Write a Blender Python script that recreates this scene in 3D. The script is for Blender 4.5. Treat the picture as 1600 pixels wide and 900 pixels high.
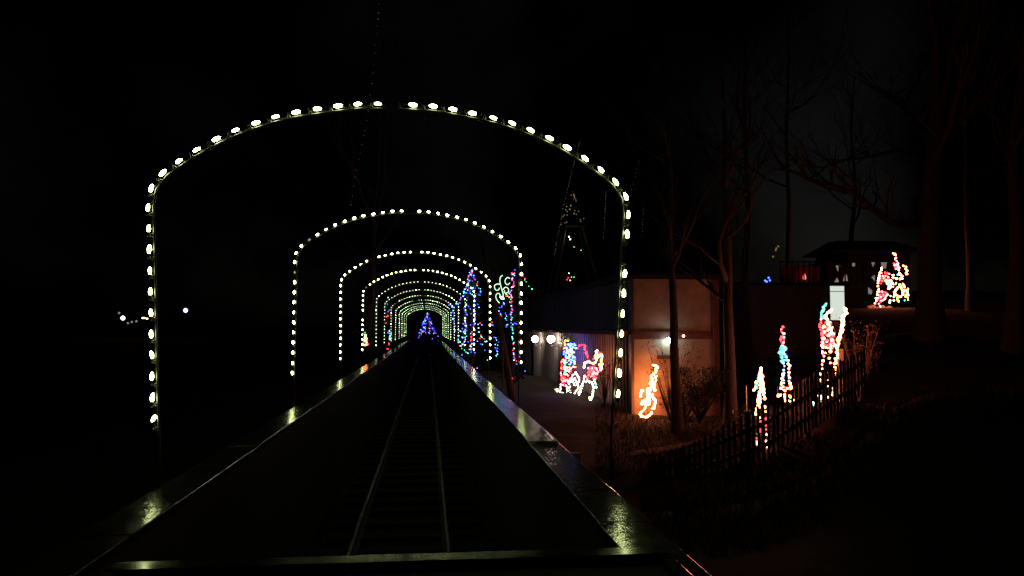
import bpy, math, random
from mathutils import Vector, Matrix, noise
R = math.radians
for o in list(bpy.data.objects): bpy.data.objects.remove(o)
sc = bpy.context.scene
col = sc.collection

# ------------------------------------------------------------------ camera
F = 1250.0                                   # focal length in pixels of a 1600 x 900 frame
PITCH = math.atan(63 / F); YAW = math.atan(132 * math.cos(PITCH) / F)
CAM = Vector((0, 0, 2.04))
cd = bpy.data.cameras.new('camera'); cam = bpy.data.objects.new('camera', cd); col.objects.link(cam)
cd.sensor_width = 36; cd.lens = F / 1600 * 36; cd.clip_start = 0.05; cd.clip_end = 3000
cam.location = CAM; cam.rotation_euler = (R(90) + PITCH, 0, -YAW)
sc.camera = cam
# ------------------------------------------------------------------ night sky and moon
SUN_EL, SUN_ROT, CLOUD = R(-4), R(50), 8.22   # CLOUD shifts the cloud cover
w = bpy.data.worlds.new('World'); sc.world = w; w.use_nodes = True
nt = w.node_tree; nt.nodes.clear()
out = nt.nodes.new('ShaderNodeOutputWorld'); bg = nt.nodes.new('ShaderNodeBackground')
sky = nt.nodes.new('ShaderNodeTexSky'); sky.sky_type = 'NISHITA'; sky.sun_disc = False
sky.sun_elevation = SUN_EL; sky.sun_rotation = SUN_ROT
tc = nt.nodes.new('ShaderNodeTexCoord'); nz = nt.nodes.new('ShaderNodeTexNoise')
nz.inputs['Scale'].default_value = 3.2; nz.inputs['Detail'].default_value = 6
mr = nt.nodes.new('ShaderNodeMapRange')
mr.inputs['From Min'].default_value = .46; mr.inputs['From Max'].default_value = .74
mr.inputs['To Min'].default_value = .03; mr.inputs['To Max'].default_value = 1.6
hs = nt.nodes.new('ShaderNodeHueSaturation'); hs.inputs['Saturation'].default_value = .35
mx = nt.nodes.new('ShaderNodeMix'); mx.data_type = 'RGBA'; mx.blend_type = 'MULTIPLY'; mx.inputs[0].default_value = 1
cm = nt.nodes.new('ShaderNodeMapping'); cm.inputs['Location'].default_value = (0, 0, CLOUD); nt.links.new(tc.outputs['Generated'], cm.inputs['Vector']); nt.links.new(cm.outputs[0], nz.inputs['Vector']); nt.links.new(nz.outputs[0], mr.inputs['Value'])
nt.links.new(sky.outputs[0], hs.inputs['Color']); nt.links.new(hs.outputs[0], mx.inputs[6]); nt.links.new(mr.outputs[0], mx.inputs[7])
nt.links.new(mx.outputs[2], bg.inputs['Color']); bg.inputs['Strength'].default_value = .028
nt.links.new(bg.outputs[0], out.inputs['Surface'])
sd = bpy.data.lights.new('moon', 'SUN'); sd.energy = .004; sd.angle = R(.5); sd.color = (.8, .88, 1)
so = bpy.data.objects.new('moon', sd); col.objects.link(so)
so.rotation_euler = (R(90) - R(30), 0, R(180) - SUN_ROT)
sc.view_settings.view_transform = 'Standard'; sc.view_settings.look = 'None'
sc.view_settings.exposure = 0; sc.view_settings.gamma = 1; sc.view_settings.use_curve_mapping = False
sc.cycles.use_denoising = True; sc.cycles.max_bounces = 5; sc.cycles.sample_clamp_indirect = 2.0
sc.cycles.use_light_tree = True; sc.cycles.caustics_reflective = False; sc.cycles.caustics_refractive = False

# ------------------------------------------------------------------ rays from measured picture points to places
FW = Vector((math.sin(YAW) * math.cos(PITCH), math.cos(YAW) * math.cos(PITCH), math.sin(PITCH)))
RT = Vector((math.cos(YAW), -math.sin(YAW), 0)); UP = RT.cross(FW)
def ray(px, py): return FW + RT * ((px - 800) / F) + UP * ((450 - py) / F)
def at(px, py, D): d = ray(px, py); return CAM + d * (D / d.y)
def atx(px, py, X): d = ray(px, py); return CAM + d * (X / d.x)
def atz(px, py, z): d = ray(px, py); return CAM + d * ((z - CAM.z) / d.z)

# ------------------------------------------------------------------ mesh helpers
class MB:
    def __init__(s): s.v = []; s.f = []
    def add(s, vs, fs):
        n = len(s.v); s.v += [tuple(v) for v in vs]; s.f += [tuple(i + n for i in f) for f in fs]; return s
    def box(s, a, b):
        x0, y0, z0 = a; x1, y1, z1 = b
        return s.add([(x0,y0,z0),(x1,y0,z0),(x1,y1,z0),(x0,y1,z0),(x0,y0,z1),(x1,y0,z1),(x1,y1,z1),(x0,y1,z1)],
                     [(0,3,2,1),(4,5,6,7),(0,1,5,4),(1,2,6,5),(2,3,7,6),(3,0,4,7)])
    def cbox(s, c, d): return s.box([c[i] - d[i] / 2 for i in range(3)], [c[i] + d[i] / 2 for i in range(3)])
    def obox(s, p, q, wd, up=(0, 0, 1), th=None):            # a bar from p to q
        p, q = Vector(p), Vector(q); d = (q - p).normalized(); u = Vector(up)
        a = d.cross(u); a = a.normalized() if a.length > 1e-4 else Vector((1, 0, 0)); b = a.cross(d)
        a = a * wd / 2; b = b * (th or wd) / 2
        vs = [p-a-b, p+a-b, p+a+b, p-a+b, q-a-b, q+a-b, q+a+b, q-a+b]
        return s.add(vs, [(0,1,2,3),(7,6,5,4),(0,4,5,1),(1,5,6,2),(2,6,7,3),(3,7,4,0)])
    def tube(s, pts, rad, n=6, cap=True):
        pts = [Vector(p) for p in pts]; m = len(pts)
        if m < 2: return s
        rr = rad if isinstance(rad, (list, tuple)) else [rad] * m
        prev = None; vs = []
        for i, p in enumerate(pts):
            t = (pts[min(i + 1, m - 1)] - pts[max(i - 1, 0)])
            t = t.normalized() if t.length > 1e-9 else Vector((0, 0, 1))
            a = prev - t * prev.dot(t) if prev is not None else t.cross(Vector((.31, .77, .1)))
            if a.length < 1e-4: a = t.cross(Vector((0, .1, 1)))
            a.normalize(); prev = a; b = t.cross(a)
            for k in range(n):
                q = 2 * math.pi * k / n; vs.append(p + (a * math.cos(q) + b * math.sin(q)) * rr[i])
        fs = [(i*n+k, i*n+(k+1)%n, (i+1)*n+(k+1)%n, (i+1)*n+k) for i in range(m-1) for k in range(n)]
        if cap: fs += [tuple(range(n-1, -1, -1)), tuple(range((m-1)*n, m*n))]
        return s.add(vs, fs)
    def ball(s, c, r): return s.add([Vector(c) + v * r for v in ICO_V], ICO_F)
    def lathe(s, prof, n=10, M=None):                        # profile of (radius, z)
        vs = []
        for r_, z_ in prof:
            for k in range(n):
                q = 2 * math.pi * k / n; v = Vector((r_ * math.cos(q), r_ * math.sin(q), z_)); vs.append(M @ v if M else v)
        m = len(prof)
        fs = [(i*n+k, i*n+(k+1)%n, (i+1)*n+(k+1)%n, (i+1)*n+k) for i in range(m-1) for k in range(n)]
        fs += [tuple(range(n-1, -1, -1)), tuple(range((m-1)*n, m*n))]
        return s.add(vs, fs)
    def mesh(s, name, mat, smooth=False):
        me = bpy.data.meshes.new(name); me.from_pydata(s.v, [], s.f); me.update()
        if mat: me.materials.append(mat)
        if smooth: me.polygons.foreach_set('use_smooth', [True] * len(me.polygons))
        return me
    def build(s, name, mat, parent=None, smooth=False, bevel=0):
        return link(name, s.mesh(name, mat, smooth), parent, bevel)
def link(name, me, parent=None, bevel=0):
    o = bpy.data.objects.new(name, me); col.objects.link(o)
    if parent is not None:
        o.parent = parent; o.matrix_parent_inverse = Matrix.Translation(-parent.location) if parent.rotation_euler.z == 0 else parent.matrix_basis.inverted()
    if bevel:
        m = o.modifiers.new('bevel', 'BEVEL'); m.width = bevel; m.segments = 2; m.limit_method = 'ANGLE'
    return o
g = (1 + 5 ** .5) / 2
ICO_V = [Vector(v).normalized() for v in [(-1,g,0),(1,g,0),(-1,-g,0),(1,-g,0),(0,-1,g),(0,1,g),(0,-1,-g),(0,1,-g),(g,0,-1),(g,0,1),(-g,0,-1),(-g,0,1)]]
ICO_F = [(0,11,5),(0,5,1),(0,1,7),(0,7,10),(0,10,11),(1,5,9),(5,11,4),(11,10,2),(10,7,6),(7,1,8),(3,9,4),(3,4,2),(3,2,6),(3,6,8),(3,8,9),(4,9,5),(2,4,11),(6,2,10),(8,6,7),(9,8,1)]
def tag(o, label=None, cat=None, group=None, kind=None):
    if label: o['label'] = label
    if cat: o['category'] = cat
    if group: o['group'] = group
    if kind: o['kind'] = kind
    return o
def thing(name, loc, label, cat, group=None):
    o = bpy.data.objects.new(name, None); col.objects.link(o); o.location = loc; o.empty_display_size = .2
    return tag(o, label, cat, group)

# ------------------------------------------------------------------ materials
def mat(name, c, rough=.7, metal=0, c2=None, scale=6, bump=0, bscale=40, spec=.5, stretch=(1, 1, 1), rvar=0, world=False):
    m = bpy.data.materials.new(name); m.use_nodes = True; t = m.node_tree; b = t.nodes['Principled BSDF']
    b.inputs['Base Color'].default_value = (*c, 1); b.inputs['Roughness'].default_value = rough
    b.inputs['Metallic'].default_value = metal; b.inputs['Specular IOR Level'].default_value = spec
    co = t.nodes.new('ShaderNodeTexCoord'); mp = t.nodes.new('ShaderNodeMapping'); mp.inputs['Scale'].default_value = stretch
    t.links.new(t.nodes.new('ShaderNodeNewGeometry').outputs['Position'] if world else co.outputs['Object'], mp.inputs['Vector'])
    if c2 or rvar:
        n = t.nodes.new('ShaderNodeTexNoise'); n.inputs['Scale'].default_value = scale; n.inputs['Detail'].default_value = 6; n.inputs['Roughness'].default_value = .65
        t.links.new(mp.outputs[0], n.inputs['Vector'])
        if c2:
            r = t.nodes.new('ShaderNodeValToRGB'); r.color_ramp.elements[0].position = .35; r.color_ramp.elements[1].position = .68
            r.color_ramp.elements[0].color = (*c, 1); r.color_ramp.elements[1].color = (*c2, 1)
            t.links.new(n.outputs[0], r.inputs[0]); t.links.new(r.outputs[0], b.inputs['Base Color'])
        if rvar:
            q = t.nodes.new('ShaderNodeMapRange'); q.inputs['From Min'].default_value = .3; q.inputs['From Max'].default_value = .7
            q.inputs['To Min'].default_value = rough - rvar; q.inputs['To Max'].default_value = rough + rvar
            t.links.new(n.outputs[0], q.inputs['Value']); t.links.new(q.outputs[0], b.inputs['Roughness'])
    if bump:
        n2 = t.nodes.new('ShaderNodeTexNoise'); n2.inputs['Scale'].default_value = bscale; n2.inputs['Detail'].default_value = 5
        bp = t.nodes.new('ShaderNodeBump'); bp.inputs['Strength'].default_value = bump; bp.inputs['Distance'].default_value = .02
        t.links.new(mp.outputs[0], n2.inputs['Vector']); t.links.new(n2.outputs[0], bp.inputs['Height']); t.links.new(bp.outputs[0], b.inputs['Normal'])
    return m
def glow(name, c, s=1):
    m = bpy.data.materials.new(name); m.use_nodes = True; b = m.node_tree.nodes['Principled BSDF']
    mc = max(c); b.inputs['Base Color'].default_value = (*[.6 * x / mc for x in c], 1); b.inputs['Roughness'].default_value = .3
    b.inputs['Emission Color'].default_value = (*[x / mc for x in c], 1); b.inputs['Emission Strength'].default_value = mc * s
    return m
M = dict(
    grass=mat('winter_grass', (.012, .011, .007), .97, c2=(.034, .028, .016), scale=1.3, bump=.8, bscale=9, spec=.15),
    ballast=mat('ballast_stone', (.018, .016, .013), .95, c2=(.05, .044, .036), scale=14, bump=.5, bscale=60, spec=.3),
    path=mat('dirt_path', (.08, .06, .04), .95, c2=(.13, .095, .06), scale=5, bump=.4, bscale=30, spec=.2),
    steel=mat('worn_rail_steel', (.003, .0028, .0025), .42, 1, rvar=.12, scale=8, stretch=(1, .3, 1)),
    rust=mat('rusty_rail_web', (.10, .05, .03), .8, .2),
    tie=mat('creosoted_sleeper', (.010, .008, .007), .95, c2=(.02, .016, .013), scale=5, stretch=(1, 6, 6), bump=.5, bscale=22),
    cap=mat('wet_painted_cap_board', (.018, .018, .016), 0.145, c2=(.035, .035, .030), scale=5, bump=.13, bscale=16, stretch=(1.6, 1.6, 1), rvar=.05, world=True, spec=.38),
    wallboard=mat('dark_stained_board', (.010, .009, .008), .9, c2=(.018, .015, .013), scale=4, stretch=(4, .4, 4), bump=.3),
    pipe=mat('galvanised_arch_pipe', (.15, .15, .135), .5, .5, rvar=.1, scale=30),
    wire=mat('green_light_wire', (.03, .06, .025), .5), socket=mat('green_bulb_socket', (.035, .08, .03), .5),
    clip=mat('plastic_clip', (.45, .47, .38), .5),
    hood=mat('black_painted_hood', (.012, .012, .013), .75, c2=(.022, .02, .02), scale=9, bump=.15, bscale=60, spec=.25),
    rim=mat('worn_black_rim', (.006, .006, .006), .14, 0, c2=(.010, .010, .009), scale=20, rvar=.05, spec=.22),
    bark=mat('tree_bark', (.03, .024, .020), .9, c2=(.075, .06, .05), scale=7, stretch=(3, 3, .6), bump=.9, bscale=16),
    twig=mat('dark_twig', (.05, .04, .032), .9), leaf=mat('evergreen_leaf', (.022, .04, .016), .55, c2=(.05, .075, .03), scale=3),
    dry=mat('dry_leaf', (.026, .018, .010), .9), tan=mat('lit_dry_twig', (.20, .13, .07), .85),  # tan: lighter copy of dry, orange glow of the figures put into its colour
    stucco=mat('painted_block_wall', (.17, .125, .09), .85, c2=(.31, .25, .19), scale=1.3, bump=.35, bscale=34),
    sidewall=mat('grey_metal_siding', (.15, .146, .138), .65, c2=(.22, .21, .20), scale=2.5, bump=.12, bscale=12),
    band=mat('dark_red_fascia', (.06, .015, .012), .7, c2=(.09, .022, .018), scale=6, stretch=(1, 1, 4)),
    roof=mat('dark_roofing', (.006, .006, .0065), .95, bump=.3), door=mat('dark_door_paint', (.03, .03, .035), .5),
    olive=mat('olive_board_wall', (.12, .12, .09), .85, c2=(.17, .16, .12), scale=3, stretch=(1, 1, .2), bump=.2),
    picket=mat('weathered_picket', (.06, .045, .035), .85, c2=(.10, .075, .058), scale=9, stretch=(4, 4, .6), bump=.4),
    post=mat('pale_timber', (.36, .27, .18), .8, c2=(.46, .35, .24), scale=6, stretch=(3, 3, .4), bump=.3),
    frame=mat('thin_steel_frame', (.12, .12, .11), .5, .6), dark=mat('dark_metal', (.03, .03, .03), .5, .4),
    whitepost=mat('white_painted_metal', (.6, .6, .58), .5),
    fabric=mat('red_fabric', (.40, .03, .025), .8, c2=(.5, .06, .05), scale=12), brickred=mat('dull_red_boards', (.30, .07, .05), .85, c2=(.38, .10, .07), scale=6),
    conc=mat('old_concrete', (.22, .21, .19), .9, c2=(.32, .30, .27), scale=5, bump=.4),
)
G = dict(
    bright=glow('bulb_bright_warm', (60, 15, 4.2)),
    deepblue=glow('bulb_deep_blue', (.9, 1.9, 36)),
    violet=glow('bulb_violet', (2.2, .7, 9)),
    arch4=glow('arch_bulb_small_white', (3.0, 3.3, 2.1)),
    arch=glow('arch_bulb_warm_white', (30, 34, 14)), arch2=glow('arch_bulb_dimmer', (15, 17, 6)), arch3=glow('arch_bulb_green_white', (4, 8, 4)), dim=glow('arch_bulb_failing', (.30, .36, .16)),
    warm=glow('bulb_warm', (40, 9, 2.6)), orange=glow('bulb_orange', (28, 7, 1.0)), yellow=glow('bulb_yellow', (18, 11, 2.4)),
    white=glow('bulb_cool_white', (8, 9, 6.5)), ice=glow('bulb_ice', (4, 8, 9)), pink=glow('bulb_pink', (22, 3.0, 3.0)),
    red=glow('bulb_red', (11, .28, .36)), green=glow('bulb_green', (.25, 4, 1.1)), teal=glow('bulb_teal', (.6, 5, 4)), blue=glow('bulb_blue', (.35, .7, 12)), sky=glow('bulb_sky_blue', (1.5, 4.2, 13)),
    rope=glow('rope_light_green', (.85, 1.4, .85)), lamp=glow('lamp_globe', (60, 44, 36)), flood=glow('flood_lamp_cool', (36, 56, 54)), amber=glow('lamp_amber', (14, 7, 2.5)),
    street=glow('street_globe_blue_white', (1.6, 1.6, 3.2)), streetw=glow('street_globe_white', (1.6, 1.9, 1.7)), window=glow('lit_frosted_pane', (.66, .74, .64)), pane=glow('small_lit_pane', (.13, .14, .13)),
    dot=glow('faint_amber_led', (.17, .12, .05)), bead=glow('faint_white_glow', (.16, .17, .17)), bead2=glow('very_faint_white_glint', (.05, .05, .05)), redlamp=glow('small_red_lantern', (1.6, .3, .22)),  # bead, bead2: on the hanging strings the glow stands in for caught light
)

# ------------------------------------------------------------------ ground
TX = -.25                                     # centre line of the track
ctrl = []
def cp(px, py, D): ctrl.append(tuple(at(px, py, D)))
for a in [(988,650,24),(1012,656,22),(945,629,27),(870,612,35),(820,589,46),(1100,660,23),(1330,630,17.3),(1250,682,16.2),(1190,722,15.6),(1090,748,15),(1000,792,13),(1188,722,17),
          (1226,636,21),(1290,633,20),(1340,560,26),(1390,481,38),(1440,520,27),(1500,610,15),(1580,640,9),(1060,690,19),(1130,668,21),(950,720,16),(1500,470,45),(1200,560,34)]: cp(*a)
ctrl += [(-6,5,-.5),(-6,20,-.6),(-8,40,-.6),(-4,60,0),(3,10,-.5),(3,30,-.5),(3.4,45,-.4),(0,72,.9),(0,85,.9),(8,70,.5),(-20,30,-.3),(-30,80,.6),(-25,0,0),(3,0,-.6),(4,-10,-.4),(9,0,1.6),(25,10,4),(40,40,6),(60,100,7),(-60,120,4),(0,140,3),(-80,20,3),(60,-40,5),(-60,-60,2),(0,-60,0),(200,200,12),(-200,200,8),(-200,-200,4),(200,-200,8)]
def zt(x, y):
    n = d = 0
    for cx_, cy_, cz_ in ctrl:
        q = ((x - cx_) ** 2 + (y - cy_) ** 2 + .3) ** -1.6; n += q * cz_; d += q
    z = n / d
    z += .10 * noise.noise((x * .35, y * .35, 1.7)) + .03 * noise.noise((x * 1.7, y * 1.7, 4.2))
    dx = abs(x - TX)
    if -40 < y < 66.5 and dx < 2.9:
        k = min(1, max(0, (2.9 - dx) / 1.0)); z = z * (1 - k) + min(z, -.32) * k
    return z
def axis(lo, hi, fine0, fine1, step, far):
    a = []; t = fine0
    while t <= fine1: a.append(t); t += step
    s = step
    while a[-1] < hi: s *= 1.35; a.append(a[-1] + s)
    s = step; pre = []; t = fine0
    while t > lo: s *= 1.35; t -= s; pre.append(t)
    return pre[::-1] + a
xs = axis(-700, 700, -9, 24, .42, 0); ys = axis(-300, 900, 2, 48, .42, 0)
b = MB(); nx = len(xs)
for y in ys:
    for x in xs: b.v.append((x, y, zt(x, y)))
for j in range(len(ys) - 1):
    for i in range(nx - 1): b.f.append((j*nx+i, j*nx+i+1, (j+1)*nx+i+1, (j+1)*nx+i))
tag(b.build('ground', M['grass'], smooth=True), kind='structure')
# dirt path on the right bank
b = MB(); pl = [at(985,728,17.2), at(1030,716,17.6), at(1066,706,18.1), at(1100,690,18.8), at(1135,676,19.8), at(1180,655,21.3)]
for i, p in enumerate(pl):
    for k in range(5):
        x = p.x + (k - 2) * .12; y = p.y + (k - 2) * .22; b.v.append((x, y, zt(x, y) + .03))
for i in range(len(pl) - 1):
    for k in range(4): b.f.append((i*5+k, (i+1)*5+k, (i+1)*5+k+1, i*5+k+1))
tag(b.build('path', M['path'], smooth=True), kind='structure')
# short dead grass on the lit part of the bank
rg = random.Random(5); b = MB()
for i in range(9000):
    D = rg.uniform(14.5, 27); px = rg.uniform(930, 1345); p = at(px, 600, D); x, y = p.x, p.y
    if x > 5.95 and 23.9 < y < 51 and x < 9.2: continue
    z = zt(x, y) - .01; h = rg.uniform(.04, .13); a = rg.uniform(0, 6.3); c, s = math.cos(a) * .012, math.sin(a) * .012; lx, ly = rg.uniform(-.05, .05), rg.uniform(-.05, .05)
    b.add([(x-c,y-s,z),(x+c,y+s,z),(x+lx,y+ly,z+h)], [(0,1,2)])
for i in range(9000):
    D = rg.uniform(8.5, 17.5); px = rg.uniform(1000, 1640); p = at(px, 600, D); x, y = p.x, p.y
    z = zt(x, y) - .01; h = rg.uniform(.05, .2); a = rg.uniform(0, 6.3); c, s = math.cos(a) * .012, math.sin(a) * .012; lx, ly = rg.uniform(-.08, .08), rg.uniform(-.08, .08)
    b.add([(x-c,y-s,z),(x+c,y+s,z),(x+lx,y+ly,z+h)], [(0,1,2)])
tag(b.build('dead_grass', M['dry']), 'short dry grass on the bank around the picket fence', 'grass', kind='stuff')

# ------------------------------------------------------------------ railway
tr = thing('railway_track', (TX, 0, 0), 'narrow railway track running straight ahead under the light arches', 'track')
GA = .457
def rail_prof(): return [(-.045,-.115),(.045,-.115),(.045,-.105),(.009,-.088),(.009,-.03),(.020,-.022),(.021,-.006),(.013,0),(-.013,0),(-.021,-.006),(-.020,-.022),(-.009,-.03),(-.009,-.088),(-.045,-.105)]
for s in (-1, 1):
    b = MB(); pr = rail_prof(); yy = [-6 + 2 * i for i in range(37)]; rr_ = random.Random(7 + s)
    for y in yy:
        jx, jz = rr_.uniform(-.004, .004), rr_.uniform(-.003, .003)
        b.v += [(TX + s * GA + x + jx, y, z + jz) for x, z in pr]
    n = len(pr)
    for i in range(len(yy) - 1):
        for k in range(n): b.f.append((i*n+k, i*n+(k+1)%n, (i+1)*n+(k+1)%n, (i+1)*n+k))
    o = b.build('rail', M['steel'], tr); o.data.materials.append(M['rust'])
    for p in o.data.polygons:
        if p.index % n in (0, 1, 2, 3, 10, 11, 12, 13): p.material_index = 1
sl = MB().cbox((0, 0, 0), (1.6, .2, .15)).mesh('sleeper', M['tie']); rs = random.Random(3)
for i in range(110):
    o = link('sleeper', sl, tr); o.location = (rs.uniform(-.03, .03), 2.2 + i * .58 + rs.uniform(-.03, .03), -.192); o.matrix_parent_inverse.identity(); o.rotation_euler = (0, 0, rs.uniform(-.015, .015))
b = MB(); bx = [TX - 1.1 + i * .08 for i in range(28)]; by = [-6 + i * .3 for i in range(242)]
for y in by:
    for x in bx:
        d = abs(x - TX); b.v.append((x, y, -.175 - .05 * max(0, d - .75) + .025 * noise.noise((x * 5, y * 3, 0))))
for j in range(len(by) - 1):
    for i in range(27): b.f.append((j*28+i, j*28+i+1, (j+1)*28+i+1, (j+1)*28+i))
tag(b.build('ballast_bed', M['ballast'], smooth=True), kind='structure')
b = MB(); rs = random.Random(8)
for i in range(5200):
    y = 2 + 30 * rs.random() ** 1.5; x = TX + rs.uniform(-1.05, 1.05); r = rs.uniform(.012, .03); c = Vector((x, y, -.155 - .05 * max(0, abs(x - TX) - .75)))
    if abs(abs(x - TX) - GA) < .08: continue
    sq = Vector((rs.uniform(.7, 1.3), rs.uniform(.7, 1.3), rs.uniform(.6, 1)))
    b.add([c + Vector((v.x * sq.x, v.y * sq.y, v.z * sq.z)) * r * rs.uniform(.85, 1.15) for v in ICO_V], ICO_F)
tag(b.build('ballast_stones', M['ballast']), 'loose grey ballast stones between the rails and side walls', 'gravel', kind='stuff')

# low side walls with flat cap boards
for s, xi, xo, lab in ((-1, -1.170, -1.385, 'low dark wall with shiny flat cap boards left of the track'), (1, .727, .950, 'low dark wall with shiny flat cap boards right of the track')):
    sw = thing('side_wall', ((xi + xo) / 2, 0, -.4), lab, 'wall', 'low walls along the track')
    x0, x1 = sorted((xi, xo)); b = MB()
    for k in range(6):
        zb = -.42 + k * .267; b.box((x0 + .03, -4, zb), (x1 - .03, 66, zb + .26))
    b.build('boards', M['wallboard'], sw)
    b = MB().box((x0 + .045, -3.98, -.4), (x1 - .045, 65.98, 1.178)); b.build('core', M['wallboard'], sw)
    rs = random.Random(20 + s)
    pk = MB().cbox((0, 0, 0), (x1 - x0, 2.42, .036)).mesh('cap_board', M['cap'])
    for i in range(28):
        o = link('cap_board', pk, sw, .004); o.matrix_parent_inverse.identity()
        o.location = (rs.uniform(-.006, .006), -2.7 + i * 2.43, 1.602 + rs.uniform(-.002, .002)); o.rotation_euler = (rs.uniform(-.001, .001), rs.uniform(-.002, .002), rs.uniform(-.002, .002))

# ------------------------------------------------------------------ locomotive the view is taken from
HZ = 1.44; HL, HR, HF = atz(196, 866, HZ).x, atz(1050, 866, HZ).x, atz(625, 865, HZ).y
lo = thing('locomotive', (TX, 1.5, 0), 'black flat front hood of the little train, at the bottom of the view', 'train')
MB().box((HL + .02, .55, HZ - .10), (HR - .02, HF - .02, HZ - .022)).build('hood', M['hood'], lo, bevel=.01)
b = MB().box((HL, HF - .072, HZ - .06), (HR, HF, HZ)); b.build('front_rim', M['rim'], lo, bevel=.003)
for x, nm in ((HL, 0), (HR - .034, 1)):
    MB().box((x, .5, HZ - .06), (x + .034, HF - .073, HZ - .003)).build('side_rim', M['rim'], lo, bevel=.003)
MB().box((TX - .72, .5, .38), (TX + .72, HF - .25, HZ - .11)).build('body', M['hood'], lo, bevel=.05)
MB().box((TX - .62, .3, .22), (TX + .62, HF - .1, .375)).build('chassis', M['dark'], lo)
for s in (-1, 1):
    for y in (.9, 2.0):
        Mx = Matrix.Translation((TX + s * GA, y, .235)) @ Matrix.Rotation(R(90), 4, 'Y')
        MB().lathe([(.27, -.05 * s), (.27, -.03 * s), (.235, -.028 * s), (.235, .05 * s), (.05, .06 * s)], 20, Mx).build('wheel', M['rust'], lo)

# ------------------------------------------------------------------ light arches over the track
SP = 5.196; D1 = 4.84; AC = -.22; AH = 1.405
KX = [26,57,88,119,151,181,211,241,270,298,324,349,366,371] + [371] * 11
KY = [163,164,168,173.5,179.5,187,197.5,209.5,224,240.5,258,277,300,329,361,393,425,456,488,520,551,583,615,648,680]
SCL = AH / 371
half = [(x * SCL, (513 - y) * D1 / F + CAM.z) for x, y in zip(KX, KY)]     # (distance from centre, height)
prof = [(.004, 0), (.010, .004), (.0140, .013), (.0172, .027), (.0160, .040), (.0105, .051), (.004, .057)]
WO = {0: -1.358, -1: .923}                    # outer faces of the walls
bulb_me = {k: MB().lathe(prof, 9).mesh('bulb', G[k], True) for k in ('arch', 'arch2', 'arch3', 'arch4', 'dim')}
sock_me = MB().lathe([(.009, -.03), (.0125, -.028), (.0125, .003), (.009, .005)], 8).mesh('socket', M['socket'])
ordn = ['nearest', 'second', 'third', 'fourth', 'fifth', 'sixth', 'seventh', 'eighth', 'ninth', 'tenth', 'eleventh', 'twelfth and farthest']
missing = {0: {(1, 15), (-1, 24), (1, 23), (1, 24)}, 2: {(-1, 6)}, 3: {(-1, 17)}, 1: {(1, 24)}, 7: {(-1, 2), (-1, 3), (1, 12)}, 6: {(-1, 9)}, 8: {(1, 8)}}
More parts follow.
